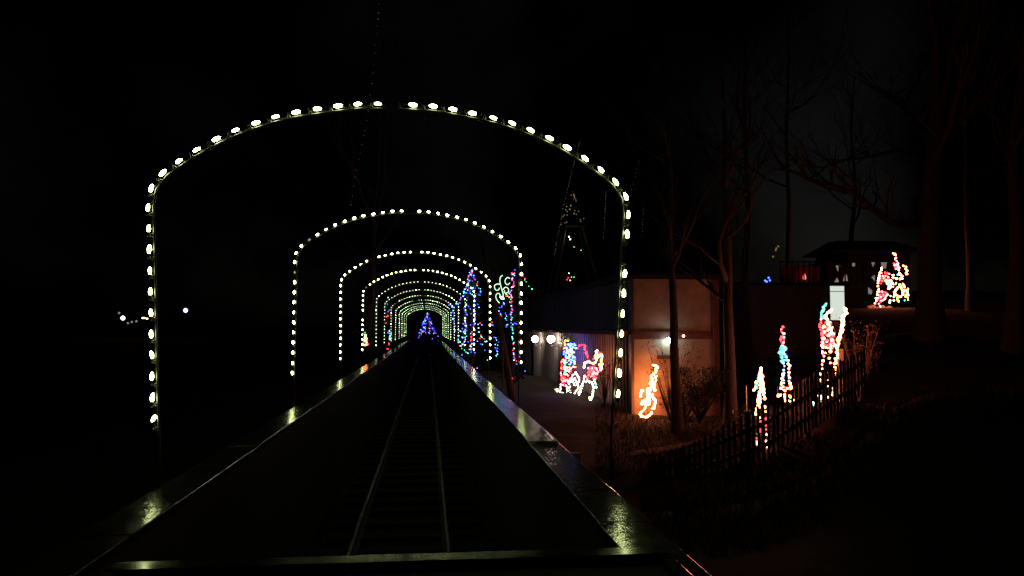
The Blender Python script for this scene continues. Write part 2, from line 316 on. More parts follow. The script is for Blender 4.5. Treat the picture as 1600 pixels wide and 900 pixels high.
for n in range(12):
    ra = random.Random(100 + n)
    D = D1 + SP * n; dz = 0 if n == 0 else .105 + ra.uniform(-.02, .02)
    cx = AC + (.030 if n == 0 else ra.uniform(-.015, .015)); tilt = ra.uniform(-.008, .008)
    ar = thing('light_arch', (cx, D, .7), '%s of the light bulb arches spanning the track, counted from the train' % ordn[n], 'light arch', 'light arches over the track')
    def P(s, x, z):
        X = s * (x + (.032 * min(1, x / 1.2) if n == 0 else 0))
        if n == 0 and z < 2.78: X -= s * (2.78 - z) * (.045 if s < 0 else .075)
        return Vector((cx + X + tilt * (z - 2), D + .012 * math.sin(z * 3 + n), z + dz))
    path = [P(-1, x, z) for x, z in reversed(half)] + [P(1, x, z) for x, z in half]
    keys = [(-1, i) for i in range(24, -1, -1)] + [(1, i) for i in range(25)]
    # the pipe, just inside the row of bulbs, down to the outside of the walls
    pin = []
    for i, p in enumerate(path):
        t = (path[min(i+1, 49)] - path[max(i-1, 0)]).normalized(); nrm = Vector((t.z, 0, -t.x)); pin.append(p + nrm * .03)
    pin = [Vector((pin[0].x, D, -.42))] + pin + [Vector((pin[-1].x, D, -.42))]
    MB().tube(pin, .0075, 6).build('pipe', M['pipe'], ar, True)
    wr = []
    for i in range(len(path) - 1):
        a, c = path[i], path[i+1]
        t = (c - a).normalized(); nrm = Vector((t.z, 0, -t.x))
        wr += [a + nrm * .008, a.lerp(c, .35) + nrm * (.022 + ra.uniform(-.008, .008)), a.lerp(c, .68) + nrm * (.004 + ra.uniform(-.012, .008)) + Vector((0, ra.uniform(-.01, .01), 0))]
    MB().tube(wr, .0035, 4).build('wire', M['wire'], ar)
    if n < 3:
        b = MB()
        for i in range(len(path) - 1):
            a, c = path[i], path[i+1]; t = (c - a).normalized(); nrm = Vector((t.z, 0, -t.x)); m_ = a.lerp(c, .6 + ra.uniform(-.06, .06))
            b.tube([m_ + nrm * .034 - t * .012, m_ - nrm * .006, m_ + nrm * .034 + t * .014], .003, 4)
        tag(b.build('wire_clips', M['clip'], ar), kind='stuff')
    for s in (0, -1):
        MB().box((min(pin[s].x, WO[s]), D - .03, .78), (max(pin[s].x, WO[s]), D - .012, .83)).box((min(pin[s].x, WO[s]), D + .012, .78), (max(pin[s].x, WO[s]), D + .03, .83)).cbox((pin[s].x, D, -.33), (.16, .16, .02)).build('wall_bracket', M['dark'], ar)
    for i, p in enumerate(path):
        if keys[i] in missing.get(n, ()): continue
        t = (path[min(i+1, 49)] - path[max(i-1, 0)]).normalized()
        if keys[i][0] > 0: t = -t                                # bulbs point to the crown on both sides
        t = (t + Vector((ra.uniform(-.16, .16), ra.uniform(-.2, .2), ra.uniform(-.16, .16)))).normalized()
        if n == 0 and i == 1: t = Vector((-.5, 0, -.8)).normalized()
        k = 'arch' if ra.random() > (.12 if n < 5 else .6) else 'arch2'
        if n >= 4: k = ra.choices(['arch4', 'arch2', 'arch3'], [.6, .2, .05 * (n - 3)])[0]
        if n >= 1 and ra.random() < .02: k = 'dim'
        o = link('bulb', bulb_me[k], ar); o.matrix_parent_inverse.identity()
        q = t.to_track_quat('Z', 'Y'); o.rotation_mode = 'QUATERNION'; o.rotation_quaternion = q
        o.location = p - ar.location - t * .03; sz = ra.uniform(.60, .74) if n < 4 else ra.uniform(.5, .66); o.scale = (sz * .98, sz * .98, sz * (1.3 if n == 0 else 1.05)) if n < 4 else (sz, sz, sz)
        if n < 3:
            k2 = link('socket', sock_me, None); k2.parent = o

# ------------------------------------------------------------------ wire figures set with small bulbs
def sample(pts, step, rnd, jit=.15):
    res = []; acc = 0
    for a, c in zip(pts, pts[1:]):
        L = math.hypot(c[0]-a[0], c[1]-a[1]); t = acc
        while t < L: res.append((a[0]+(c[0]-a[0])*t/L, a[1]+(c[1]-a[1])*t/L)); t += step * rnd.uniform(1-jit, 1+jit)
        acc = t - L
    res.append(pts[-1]); return res
def inside(p, poly):
    r = False; j = len(poly) - 1
    for i in range(len(poly)):
        if (poly[i][1] > p[1]) != (poly[j][1] > p[1]) and p[0] < (poly[j][0]-poly[i][0])*(p[1]-poly[i][1])/(poly[j][1]-poly[i][1])+poly[i][0]: r = not r
        j = i
    return r
def figure(name, label, cat, org, place, lines, fills, rad, step, seed=1, base=None, stakes=2, wire=.006, group=None, deep=.02):
    """lines: [(colours, points in an enlarged view)], org = (x, y, zoom) of that view; place maps a picture point onto the figure's own plane"""
    rnd = random.Random(seed); ox, oy, zm = org
    def W(q): return place(ox + q[0] / zm, oy + q[1] / zm)
    allp = [W(q) for l in lines for q in l[1]]
    lowx = min(allp, key=lambda p: p.z); cxy = sum(allp, Vector()) / len(allp)
    bx_, by_ = cxy.x, cxy.y; th = thing(name, (bx_, by_, zt(bx_, by_)), label, cat, group)
    cols = {}
    fr = MB()
    for l in lines:
        cs, pts = l[0], l[1]; st = l[2] * 1.2 if len(l) > 2 else step
        fr.tube([W(q) + Vector((.02, .02, 0)) for q in pts], wire, 4)
        for q in sample(pts, st, rnd):
            p = W((q[0] + rnd.uniform(-6, 6) * zm / 8, q[1] + rnd.uniform(-6, 6) * zm / 8)); p += Vector((rnd.uniform(-deep, deep), rnd.uniform(-deep, deep), 0))
            cols.setdefault(rnd.choice(cs), []).append(p)
    for cs, poly, n in fills:
        fr.tube([W(q) + Vector((.02, .02, 0)) for q in poly + poly[:1]], wire, 4)
        x0, x1 = min(q[0] for q in poly), max(q[0] for q in poly); y0, y1 = min(q[1] for q in poly), max(q[1] for q in poly); k = 0
        for _ in range(n * 8):
            q = (rnd.uniform(x0, x1), rnd.uniform(y0, y1))
            if inside(q, poly): cols.setdefault(rnd.choice(cs), []).append(W(q) + Vector((rnd.uniform(-deep, deep), rnd.uniform(-deep, deep), 0))); k += 1
            if k >= n: break
    ps = sorted(allp, key=lambda p: p.z)[:6]
    for i in range(stakes):
        p = ps[0] if i == 0 else max(ps, key=lambda q: (q - ps[0]).length)
        top = p + Vector((0, 0, .25)); fr.tube([Vector((p.x + .02, p.y + .02, zt(p.x, p.y) - .1)), top + Vector((.02, .02, 0))], wire * 1.4, 5)
    fr.build('wire_frame', M['frame'], th)
    for c, pts in cols.items():
        b = MB()
        for p in pts: b.ball(p, rad * rnd.uniform(.65, 1.45))
        tag(b.build(c + '_bulb_string', G[c], th), kind='stuff')
    return th
def planex(X): return lambda px, py: atx(px, py, X)
def planed(D): return lambda px, py: at(px, py, D)
XS = at(905, 580, 30).x
Z1 = (860, 520, 7.5)
figure('sleigh_light_figure', 'light-bulb sleigh with seated blue and red figure beside the long dark wall', 'light display', Z1, planex(XS), [
    (['white'], [(70,670),(115,690),(180,720),(260,750)]), (['white', 'yellow'], [(60,665),(85,660),(95,680),(70,690)], 10), (['white'], [(115,690),(125,610)]), (['white'], [(200,720),(188,625)]),
    (['pink', 'red'], [(125,605),(190,625)]), (['red', 'pink', 'red'], [(130,600),(130,500),(130,340),(150,310)]), (['teal', 'green', 'white'], [(160,310),(165,485)], 11), (['teal', 'green', 'white'], [(178,320),(175,490)], 13),
    (['red', 'orange'], [(215,92),(170,92),(165,150),(158,190)], 16), (['red'], [(318,175),(350,138),(400,142),(420,235),(440,290)], 15), (['pink'], [(250,402),(298,402)]), (['red', 'pink'], [(250,520),(218,600)]),
    (['white'], [(268,495),(300,465),(325,500),(332,560),(318,640),(290,720),(262,752),(238,720),(220,660),(226,600),(250,540),(268,495)], 19), (['white'], [(292,535),(310,580),(300,620),(278,615),(262,580),(275,540),(292,535)], 17)],
    [(['red', 'red', 'pink'], [(135,500),(200,480),(250,540),(190,615),(135,600)], 34), (['deepblue', 'sky', 'deepblue'], [(150,240),(165,180),(230,110),(290,110),(312,300),(290,370),(210,370)], 85), (['white', 'sky'], [(185,200),(250,170),(285,230),(240,280),(190,270)], 26), (['pink', 'warm', 'red'], [(190,390),(240,380),(245,470),(205,490)], 14)],
    .026, 20, 11)
figure('reindeer_light_figure', 'light-bulb reindeer with red blanket and white legs in front of the lit sleigh', 'light display', Z1, planex(XS), [
    (['warm', 'yellow'], [(390,400),(410,350),(450,335),(510,365),(560,290),(600,270)], 11), (['warm'], [(535,300),(570,262),(605,255),(602,315)], 14), (['white'], [(540,205),(540,235)], 9), (['warm', 'pink'], [(575,370),(590,440),(602,400),(598,340)], 12),
    (['orange', 'red'], [(500,300),(530,255),(560,235),(590,235)], 16), (['yellow'], [(395,370),(395,410)], 14), (['white'], [(408,505),(392,570),(362,640),(335,730)], 12), (['yellow', 'orange'], [(345,650),(332,700)], 18),
    (['white'], [(418,575),(440,560),(455,580)], 12), (['white'], [(478,580),(512,640),(492,720),(460,810)], 11), (['white', 'green'], [(520,540),(528,640)], 19), (['yellow'], [(460,760),(455,815)], 17)],
    [(['red', 'red', 'pink'], [(440,390),(560,385),(565,460),(535,545),(430,540)], 60)], .026, 20, 12)
figure('animal_light_figure', 'bright warm white light figure glowing against the orange lit end wall', 'light display', (985, 560, 8.19), planed(23.45), [
    (['bright'], [(300,90),(330,90),(345,112),(325,125)], 14), (['bright'], [(325,100),(320,180),(255,230),(290,280),(255,320),(290,360),(215,390),(220,460),(240,520),(170,540),(140,580)], 13), (['bright'], [(320,150),(328,280),(300,350),(318,410)], 14), (['bright'], [(270,240),(290,350)], 14),
    (['bright'], [(140,405),(165,420),(130,440),(135,485)], 16), (['bright', 'pink'], [(285,455),(265,490),(300,510)], 18), (['bright'], [(300,510),(322,555),(312,605),(285,645)], 13), (['bright'], [(120,715),(140,740),(180,748),(215,752),(250,725),(280,690)], 12), (['bright'], [(205,580),(190,620),(175,660),(130,700)], 20), (['bright', 'pink'], [(240,500),(235,595),(200,580),(140,580)], 16), (['bright'], [(240,440),(225,500)], 14)],
    [(['pink', 'bright'], [(215,390),(300,360),(310,450),(240,520)], 12)], .026, 19, 13)
X2 = at(1187, 700, 16.7).x
figure('slender_light_figure', 'slender light figure with green edge, nearest to the fence, seen partly through its pickets', 'light display', (1160, 560, 5.29), planex(X2), [
    (['warm'], [(150,75),(152,100),(155,200),(145,300),(150,350),(130,400),(95,448),(120,465),(135,490)], 12), (['warm'], [(163,130),(170,200),(178,270),(182,340)], 13), (['green', 'green', 'warm'], [(140,125),(122,190),(108,240)], 10), (['warm'], [(108,240),(97,262)], 9), (['warm'], [(135,280),(130,350),(145,380)], 13),
    (['red'], [(135,495),(140,530),(137,610)], 19), (['red', 'warm', 'green'], [(136,620),(130,690)], 12), (['warm'], [(130,690),(122,750),(142,790)], 13), (['warm'], [(180,400),(186,442)], 36), (['red'], [(190,500),(193,590)], 45), (['warm'], [(196,630),(199,680),(198,727)], 47), (['warm'], [(184,815),(196,818)], 10)],
    [], .025, 14, 14)
X3 = at(1226, 632, 20.5).x
figure('soldier_light_figure', 'narrow light figure with red top, blue and green chest, behind the middle of the fence', 'light display', (1080, 480, 3.215), planex(X3), [
    (['red', 'pink'], [(458,98),(452,125),(466,128),(455,150)], 10), (['pink', 'red'], [(452,150),(458,190),(468,150)], 9), (['pink', 'warm'], [(488,268),(492,340),(500,402)], 12), (['warm', 'pink'], [(460,335),(450,400),(470,420)], 9), (['blue', 'sky'], [(465,280),(468,330),(465,380)], 14), (['warm'], [(433,445),(455,440),(470,437),(500,450),(514,470)], 7), (['warm'], [(470,440),(475,475),(495,472)], 9), (['warm', 'red'], [(455,400),(495,410)], 9)],
    [(['green', 'teal'], [(437,205),(460,195),(462,285),(448,280)], 20), (['sky', 'blue', 'teal'], [(460,195),(480,205),(480,275),(460,285)], 20)], .028, 10, 15)
X4 = at(1295, 632, 20).x
figure('elf_light_figure', 'tall light figure with red body and green cap at the upper end of the fence', 'light display', (1260, 440, 4.286), planex(X4), [
    (['green', 'teal'], [(135,150),(115,172),(118,180),(104,215),(100,242)], 12), (['warm', 'pink'], [(125,230),(158,200),(172,188)], 11), (['warm'], [(135,240),(150,300),(170,330)], 11), (['red', 'pink'], [(98,255),(90,300),(108,360),(112,480)], 15),
    (['warm'], [(255,178),(268,205),(240,240),(248,285),(230,320),(220,370),(208,430),(205,500),(190,550)], 10), (['warm'], [(245,230),(238,290),(243,320),(222,390)], 13), (['warm'], [(190,575),(188,605),(195,632),(176,665),(182,665)], 15), (['warm'], [(180,718),(181,750),(148,775),(135,780)], 20), (['warm'], [(115,500),(108,555),(100,590),(90,640),(82,667)], 27), (['warm'], [(155,515),(160,545)], 26), (['warm'], [(128,580),(130,607)], 26), (['warm'], [(147,665),(148,697)], 26), (['pink'], [(170,425),(205,430)], 10),
    (['white', 'ice'], [(90,762),(100,770),(92,800)], 10), (['white', 'ice'], [(45,810),(52,812),(58,828)], 9), (['green'], [(137,825),(138,829)], 20)],
    [(['red', 'pink', 'red', 'warm'], [(95,265),(140,240),(190,330),(188,430),(150,490),(115,480)], 60)], .031, 12, 16)
figure('house_light_figure', 'pointed red, white and yellow light display at the top of the bank, far right', 'light display', (1350, 380, 8.18), planed(38), [
    (['warm', 'pink'], [(372,125),(398,148)], 13), (['pink'], [(402,188),(420,228),(442,260),(440,300),(447,340)], 20), (['warm'], [(450,380),(485,405),(480,450),(455,460)], 18), (['warm', 'white'], [(222,312),(215,355),(185,460),(185,500),(180,545),(180,590),(165,640),(155,710),(138,765)], 30), (['red', 'pink'], [(190,622),(250,620),(305,650),(278,690),(240,735),(208,742)], 20), (['red', 'pink'], [(180,708),(222,688)], 18), (['pink'], [(195,775),(205,805)], 20),
    (['yellow', 'warm'], [(460,535),(390,612),(400,660),(450,690),(500,655),(490,600),(460,535)], 15), (['yellow', 'warm'], [(500,620),(550,600),(565,640),(530,680)], 15), (['yellow', 'orange'], [(425,700),(440,745)], 15), (['warm'], [(505,285),(530,300),(542,345),(545,392)], 22), (['warm'], [(495,515),(515,560)], 30), (['warm'], [(555,590),(562,665),(560,722)], 28), (['white'], [(340,670),(335,715),(330,762)], 44), (['white'], [(385,682),(386,735)], 52), (['white', 'teal'], [(428,402),(420,440),(405,488),(405,527)], 42), (['green'], [(524,722),(526,730)], 20)],
    [(['red', 'pink', 'red'], [(180,390),(290,350),(320,450),(215,520)], 26), (['pink', 'red'], [(365,260),(430,250),(450,340),(390,325)], 13), (['warm', 'pink', 'white'], [(310,390),(380,400),(370,560),(310,585),(260,500)], 34), (['red'], [(190,640),(270,640),(240,720),(180,720)], 16)], .040, 20, 17)
figure('small_flame_light_figure', 'small red and white light figure left of the track, seen behind the fourth arch', 'light display', (520, 380, 5), planed(33), [
    (['green'], [(252,700),(255,715)], 8), (['warm'], [(255,720),(250,750),(262,770),(255,795)], 7), (['red', 'orange'], [(265,740),(272,790),(250,798)], 8), (['pink'], [(247,740),(243,790)], 9)], [], .022, 9, 18)

# ------------------------------------------------------------------ lit trees
def leafy(b, c, r, n, rnd, size=.09):
    for _ in range(n):
        d = Vector((rnd.gauss(0, 1), rnd.gauss(0, 1), rnd.gauss(0, 1))).normalized() * r * rnd.random() ** .5
        p = Vector(c) + d; a = Vector((rnd.uniform(-1, 1), rnd.uniform(-1, 1), rnd.uniform(-1, 1))).normalized(); q = a.cross(Vector((0, .3, 1))).normalized()
        s = size * rnd.uniform(.6, 1.4); b.add([p - a * s, p + q * s * .45, p + a * s, p - q * s * .45], [(0, 1, 2, 3)])
def conifer(name, label, apex, base_z, rb, seed, strands, org, place, rad, step, nrand, colours, leaf_n=2600):
    rnd = random.Random(seed); apex = Vector(apex); H = apex.z - base_z
    th = thing(name, (apex.x, apex.y, base_z), label, 'tree', 'trees wound with coloured lights')
    MB().tube([(apex.x, apex.y, base_z - .1), (apex.x + .03, apex.y, base_z + H * .5), tuple(apex)], [.09, .06, .012], 7).build('trunk', M['bark'], th)
    b = MB(); bl = MB()
    for i in range(46):
        h = rnd.uniform(.10, .97); a = rnd.uniform(0, 6.283); L = rb * (1 - h) ** .8 * rnd.uniform(.65, 1.1) + .06; p0 = Vector((apex.x, apex.y, base_z + h * H))
        p1 = p0 + Vector((math.cos(a) * L, math.sin(a) * L, -.16 * L)); b.tube([p0, p0.lerp(p1, .5) + Vector((0, 0, .05 * L)), p1], [.018, .012, .004], 4)
        for k in range(int(leaf_n / 46)):
            t = rnd.uniform(.15, 1.05); p = p0.lerp(p1, t) + Vector((rnd.gauss(0, .07), rnd.gauss(0, .07), rnd.gauss(0, .06)))
            leafy(bl, p, .01, 1, rnd, .085)
    b.build('limbs', M['bark'], th); tag(bl.build('crown', M['leaf'], th), kind='stuff')
    cols = {}; ox, oy, zm = org; wr = MB()
    for cs, pts, st in strands:
        W = [place(ox + q[0] / zm, oy + q[1] / zm) for q in pts]; wr.tube(W, .006, 4)
        for q in sample(pts, st, rnd, .3):
            p = place(ox + (q[0] + rnd.gauss(0, 6)) / zm, oy + (q[1] + rnd.gauss(0, 6)) / zm); p.y += rnd.uniform(-.1, .1); cols.setdefault(rnd.choice(cs), []).append(p)
    for i in range(nrand):
        h = rnd.random() ** .8; a = rnd.uniform(0, 6.283); L = rb * (1 - h) ** .85 * rnd.uniform(.75, 1.1)
        cols.setdefault(rnd.choice(colours), []).append(Vector((apex.x + math.cos(a) * L, apex.y + math.sin(a) * L, base_z + (.06 + .94 * h) * H)))
    if wr.v: wr.build('light_wire', M['wire'], th)
    for c, pts in cols.items():
        b = MB()
        for p in pts: b.ball(p, rad * rnd.uniform(.75, 1.2))
        tag(b.build(c + '_bulb_string', G[c], th), kind='stuff')
    return th
multi = ['blue', 'blue', 'blue', 'red', 'teal', 'sky', 'violet', 'green']
Z4 = (520, 380, 5)
conifer('lit_conifer', 'tall conifer wound with blue, red and green lights just right of the far arches', at(737, 421, 40), zt(2.3, 40), .85, 31, [
    (multi, [(1083,205),(1062,300),(1022,380),(1000,440),(960,480),(910,492)], 12), (multi, [(1085,210),(1110,290),(1150,365),(1145,410)], 14), (['blue', 'sky', 'white', 'red'], [(1105,470),(1110,560),(1108,660)], 12), (['red', 'blue', 'teal', 'white'], [(1040,480),(1036,600),(1040,700)], 20),
    (['teal', 'green', 'blue'], [(985,700),(985,765),(1003,800)], 12), (['sky', 'teal', 'red'], [(1085,690),(1088,760),(1080,805)], 12), (['sky', 'blue', 'teal'], [(1025,740),(1020,790)], 12), (['red', 'green', 'teal'], [(990,800),(1010,835),(1050,860),(1078,830)], 24), (['sky', 'teal', 'red', 'green'], [(1135,690),(1165,745),(1200,770)], 14), (['sky', 'blue'], [(935,500),(945,600),(950,690)], 20), (multi, [(1020,380),(1080,400),(1110,430)], 18)],
    Z4, planed(39.6), .024, 14, 90, multi)
Z7 = (700, 400, 5); p2 = at(799, 425, 30)
conifer('lit_conifer', 'slim tree with a long strand of coloured lights behind the second arch', at(800, 424, 30.3), zt(3.2, 30.3), .55, 32, [
    (['blue', 'sky', 'blue', 'pink', 'red'], [(518,122),(505,180),(512,225),(490,260),(492,330)], 8), (['sky', 'red', 'teal', 'green', 'blue'], [(492,340),(496,440),(494,540),(505,640),(514,720),(520,805)], 12), (['blue', 'sky', 'red'], [(425,345),(445,372),(400,420),(408,465)], 18), (['blue', 'teal'], [(455,440),(452,510),(457,548)], 18), (['red', 'sky', 'teal', 'blue'], [(372,630),(384,690),(378,785)], 13), (['green', 'red', 'teal'], [(562,135),(590,175),(612,212),(652,252)], 26), (['red', 'pink', 'orange'], [(455,300),(475,330)], 12), (['blue', 'red'], [(345,520),(352,545)], 20)],
    Z7, planed(29.6), .0175, 12, 22, ['blue', 'blue', 'sky', 'red'], 1500)
conifer('lit_conifer', 'small cone shaped tree of coloured lights at the far end of the track', at(668, 489, 75), zt(.05, 75) , 1.0, 33, [], Z4, planed(75), .025, 14, 130, ['blue', 'blue', 'blue', 'red', 'sky', 'violet', 'violet', 'teal'], 1400)
conifer('lit_conifer', 'thin dark tree with few coloured lights left of the seventh arch', at(607, 462, 42), zt(-2.1, 42), .42, 34, [(['blue', 'red'], [(445,520),(430,570)], 22), (['teal', 'green', 'white'], [(450,690),(440,745),(452,748)], 10), (['red', 'green'], [(435,780),(435,800),(428,830)], 18)], Z4, planed(41.7), .026, 14, 5, ['blue', 'red', 'teal'], 1500)

# scroll shaped rope light on a post
Z8 = (760, 410, 11.25); D8 = 27
th = thing('scroll_light', (at(786, 470, D8).x, D8, zt(at(786, 470, D8).x, D8)), 'pale green rope light bent into a stem with four curls', 'light display')
def spl(pts, k=5):
    res = []; n = len(pts)
    for i in range(n - 1):
        p0, p1, p2_, p3 = pts[max(i-1, 0)], pts[i], pts[i+1], pts[min(i+2, n-1)]
        for j in range(k):
            t = j / k; res.append(tuple(.5 * (2*p1[a] + (p2_[a]-p0[a])*t + (2*p0[a]-5*p1[a]+4*p2_[a]-p3[a])*t*t + (3*p1[a]-p0[a]-3*p2_[a]+p3[a])*t**3) for a in (0, 1)))
    return res + [pts[-1]]
for nm, pts in (('stem', [(285,225),(245,265),(238,340),(250,400),(275,490),(295,560),(290,620)]), ('curl', [(240,385),(190,380),(145,405),(150,465),(180,490),(215,480),(228,445)]), ('curl', [(245,592),(225,548),(185,550),(165,600),(185,660),(230,715)]), ('curl', [(412,282),(370,265),(330,310),(335,365),(375,390),(412,360)]), ('curl', [(290,482),(330,437),(380,455),(388,510),(350,540),(315,525),(322,492)])):
    MB().tube([at(760 + x / 11.25, 410 + y / 11.25, D8) for x, y in spl(pts)], .015, 6).build(nm, G['rope'], th, True)
c = at(784, 465.5, D8 - .1); MB().ball(c, .05).ball(c + Vector((.05, 0, -.02)), .04).ball(c + Vector((-.04, 0, .03)), .035).build('node_bulb', G['sky'], th)
MB().tube([(c.x + .05, D8 + .05, zt(c.x, D8) - .1), (c.x + .05, D8 + .05, c.z + .3)], .025, 6).build('post', M['dark'], th)

# ------------------------------------------------------------------ long building with the orange lit end wall
BX, BY = at(988, 600, 24).x, 24.0; BX2 = at(1112, 600, 24).x; BE = 52.0; ZT = at(1000, 436, 24).z; zb0, zb1 = at(1000, 530, 24).z, at(1000, 518, 24).z
bd = thing('long_building', (BX, BY, -.6), 'long dark building with mid-height red band and orange lit end wall, right of the track', 'building')
MB().box((BX + .06, BY, -1.2), (BX2 + .2, BY + .25, ZT)).build('end_wall', M['stucco'], bd)
b = MB(); y = BY + .26
b.box((BX + .02, BY + .26, -1.2), (BX + .2, BE, ZT))
while y < BE - .4:                                               # ribs of the metal siding
    b.box((BX - .015, y, -.9), (BX + .021, y + .07, ZT - .02)); y += .4
b.build('side_siding', M['sidewall'], bd)
MB().box((BX2 + .02, BY + .26, -1.2), (BX2 + .19, BE, ZT - .01)).build('back_wall', M['sidewall'], bd)
MB().box((BX - .03, BY - .03, -1.2), (BX + .058, BY + .255, ZT - .01)).build('corner_trim', M['door'], bd)
MB().box((BX - .02, BY - .055, zb0), (BX2 + .02, BY - .002, zb1)).build('fascia_band', M['band'], bd)
MB().box((BX - .42, BY + .05, zb1 - .1), (BX - .017, BE, zb1 + .02)).build('canopy', M['band'], bd)
MB().box((BX2 + .03, BY - .14, -1.2), (BX2 + .22, BY - .003, ZT - .02)).build('pilaster', M['band'], bd, bevel=.01)
MB().box((BX - .3, BY - .2, ZT), (BX2 + .5, BE + .3, ZT + .16)).build('roof', M['roof'], bd)
for ya, yb in ((36.4, 37.6), (46.6, 47.6)):
    d = MB().box((BX - .04, ya, -.75), (BX - .016, yb, 1.3)).build('door', M['door'], bd)
    MB().box((BX - .07, ya - .08, 1.3), (BX - .016, yb + .08, 1.38)).build('lintel', M['door'], d)
    MB().tube([(BX - .06, ya + .12, .3), (BX - .09, ya + .12, .3), (BX - .09, ya + .24, .3)], .012, 6).build('handle', M['dark'], d)
for px, lab in ((836, 'left glowing globe wall lamp under the canopy of the long building'), (861, 'right glowing globe wall lamp under the canopy of the long building')):
    p = atx(px, 530, BX - .36)
    th = thing('wall_lamp', (BX - .02, p.y, p.z), lab, 'lamp', 'globe wall lamps')
    MB().lathe([(.04, -.17), (.12, -.13), (.17, -.05), (.18, .03), (.14, .11), (.06, .165), (.02, .175)], 14, Matrix.Translation(p)).build('globe', G['lamp'], th, True)
    MB().tube([(BX - .016, p.y, p.z - .32), (p.x, p.y, p.z - .32), (p.x, p.y, p.z - .16)], .02, 6).build('bracket', M['dark'], th)
    MB().cbox((BX - .03, p.y, p.z - .32), (.03, .14, .2)).build('wall_plate', M['dark'], th)
p = at(1045, 532, 23.86)
th = thing('flood_lamp', (p.x, 23.99, p.z), 'small cool white flood lamp on the red band, half behind a trunk', 'lamp')
MB().lathe([(.04, -.08), (.08, -.04), (.085, .03), (.04, .08)], 12, Matrix.Translation(p)).build('lens', G['flood'], th, True)
MB().cbox((p.x, 23.93, p.z + .08), (.14, .03, .06)).build('housing', M['dark'], th)
p = at(1068, 525, 23.7)
th = thing('amber_wall_lamp', (p.x, 23.94, p.z), 'tiny amber lamp on the red band, right of the flood lamp', 'lamp')
MB().ball(p, .042).build('bulb', G['amber'], th, True); MB().obox(p + Vector((0, .03, 0)), (p.x, 23.944, p.z), .03).build('stem', M['dark'], th)
b0 = at(1020, 549, 23.9)                                          # small sign plate on the end wall
th = thing('wall_plate_sign', (b0.x, 23.98, b0.z), 'small dark plate on the end wall under the red band', 'plate')
MB().cbox((at(1038, 558, 23.97).x, 23.97, at(1038, 558, 23.97).z), (.42, .03, .10)).build('board', M['band'], th, bevel=.005)
MB().cbox((at(1038, 558, 23.97).x, 23.988, at(1038, 558, 23.97).z), (.44, .006, .12)).build('backing', M['door'], th)

# ------------------------------------------------------------------ olive house with deck behind, pavilion on the hill
D2 = 32.0; ox0, ox1 = at(1150, 500, D2).x, at(1322, 500, D2).x; oz = at(1300, 446, D2).z
hs_ = thing('olive_house', (ox0, D2, 0), 'dark olive house with one tall lit window and a roof deck, behind the fence', 'building')
b = MB(); k = ox0
while k < ox1 - .01:
    e = min(k + .24, ox1); b.box((k + .004, D2, -1.2), (e - .004, D2 + .03, oz - .02)); k += .24
b.build('wall_boards', M['olive'], hs_); MB().box((ox0, D2 + .03, -1.2), (ox1, D2 + 6, oz - .01)).build('wall', M['olive'], hs_)
MB().box((ox0 - .1, D2 - .25, oz - .005), (ox1 + .1, D2 + 6.2, oz + .09)).build('deck', M['roof'], hs_)
wx0, wx1 = at(1297, 470, D2 - .06).x, at(1319.5, 470, D2 - .06).x; wz0, wz1 = at(1308, 500, D2 - .06).z, at(1308, 447, D2 - .06).z
wn = MB().box((wx0, D2 - .05, wz0), (wx1, D2 - .03, wz1)).build('lit_window', G['window'], hs_)
b = MB()
for a_, c_ in (((wx0 - .05, wz0 - .05), (wx0, wz1 + .02)), ((wx1, wz0 - .05), (wx1 + .05, wz1 + .02)), ((wx0, wz0 - .05), (wx1, wz0))): b.box((a_[0], D2 - .08, a_[1]), (c_[0], D2 - .002, c_[1]))
b.build('frame', M['door'], wn)
MB().box((wx0 - .01, D2 - .075, at(1308, 456, D2).z), (wx1 + .01, D2 - .052, at(1308, 455, D2).z)).build('crossbar', M['conc'], wn)
rz = at(1300, 411, D2 + .1).z; rx0, rx1 = at(1217, 411, D2).x, at(1345, 411, D2).x
rl = thing('deck_railing', (rx0, D2 - .1, oz + .09), 'thin railing on the roof deck of the olive house', 'railing')
MB().box((rx0, D2 - .15, rz), (rx1, D2 - .09, rz + .045)).build('handrail', M['dark'], rl)
bal = MB().box((-.02, -.02, 0), (.02, .02, rz - oz - .09)).mesh('baluster', M['dark'])
for i in range(15): o = link('baluster', bal, rl); o.matrix_parent_inverse.identity(); o.location = (i * (rx1 - rx0) / 14, -.02, 0)
# red fabric on the deck, with a small red lantern
fb = MB(); fx0, fx1 = at(1222, 420, D2 + .6).x, at(1284, 420, D2 + .6).x
for i in range(25):
    t = i / 24; x = fx0 + (fx1 - fx0) * t; yy_ = D2 + .75 + .07 * math.sin(i * 1.9) + .03 * math.sin(i * .7)
    fb.v += [(x, yy_, rz - .05 - .05 * math.sin(t * 9) ** 2), (x, yy_ + .05, oz + .12)]
for i in range(24): fb.f.append((2*i, 2*i+1, 2*i+3, 2*i+2))
o = fb.build('red_curtain', M['fabric']); sm = o.modifiers.new('t', 'SOLIDIFY'); sm.thickness = .01
tag(o, 'draped red curtain hung on the roof deck of the olive house', 'curtain')
p = at(1257, 432, D2 + .45)
th = thing('red_lantern', (p.x, p.y, oz + .09), 'small red lantern standing before the red curtain on the deck', 'lantern')
MB().lathe([(.05, -.13), (.07, -.08), (.055, .03), (.02, .13)], 10, Matrix.Translation(p)).build('shade', G['redlamp'], th, True)
MB().lathe([(.07, oz + .091), (.07, oz + .12), (.02, oz + .13), (.02, p.z - .12)], 10, Matrix.Translation((p.x, p.y, 0))).build('foot', M['dark'], th)
a_, c_ = at(1222, 433, D2 + .2), at(1262, 440, D2 - .1)
tag(MB().obox(a_, c_, .16, th=.05).build('deck_plank', M['post'], bevel=.006), 'loose pale plank lying slanted on the deck below the red curtain', 'plank')
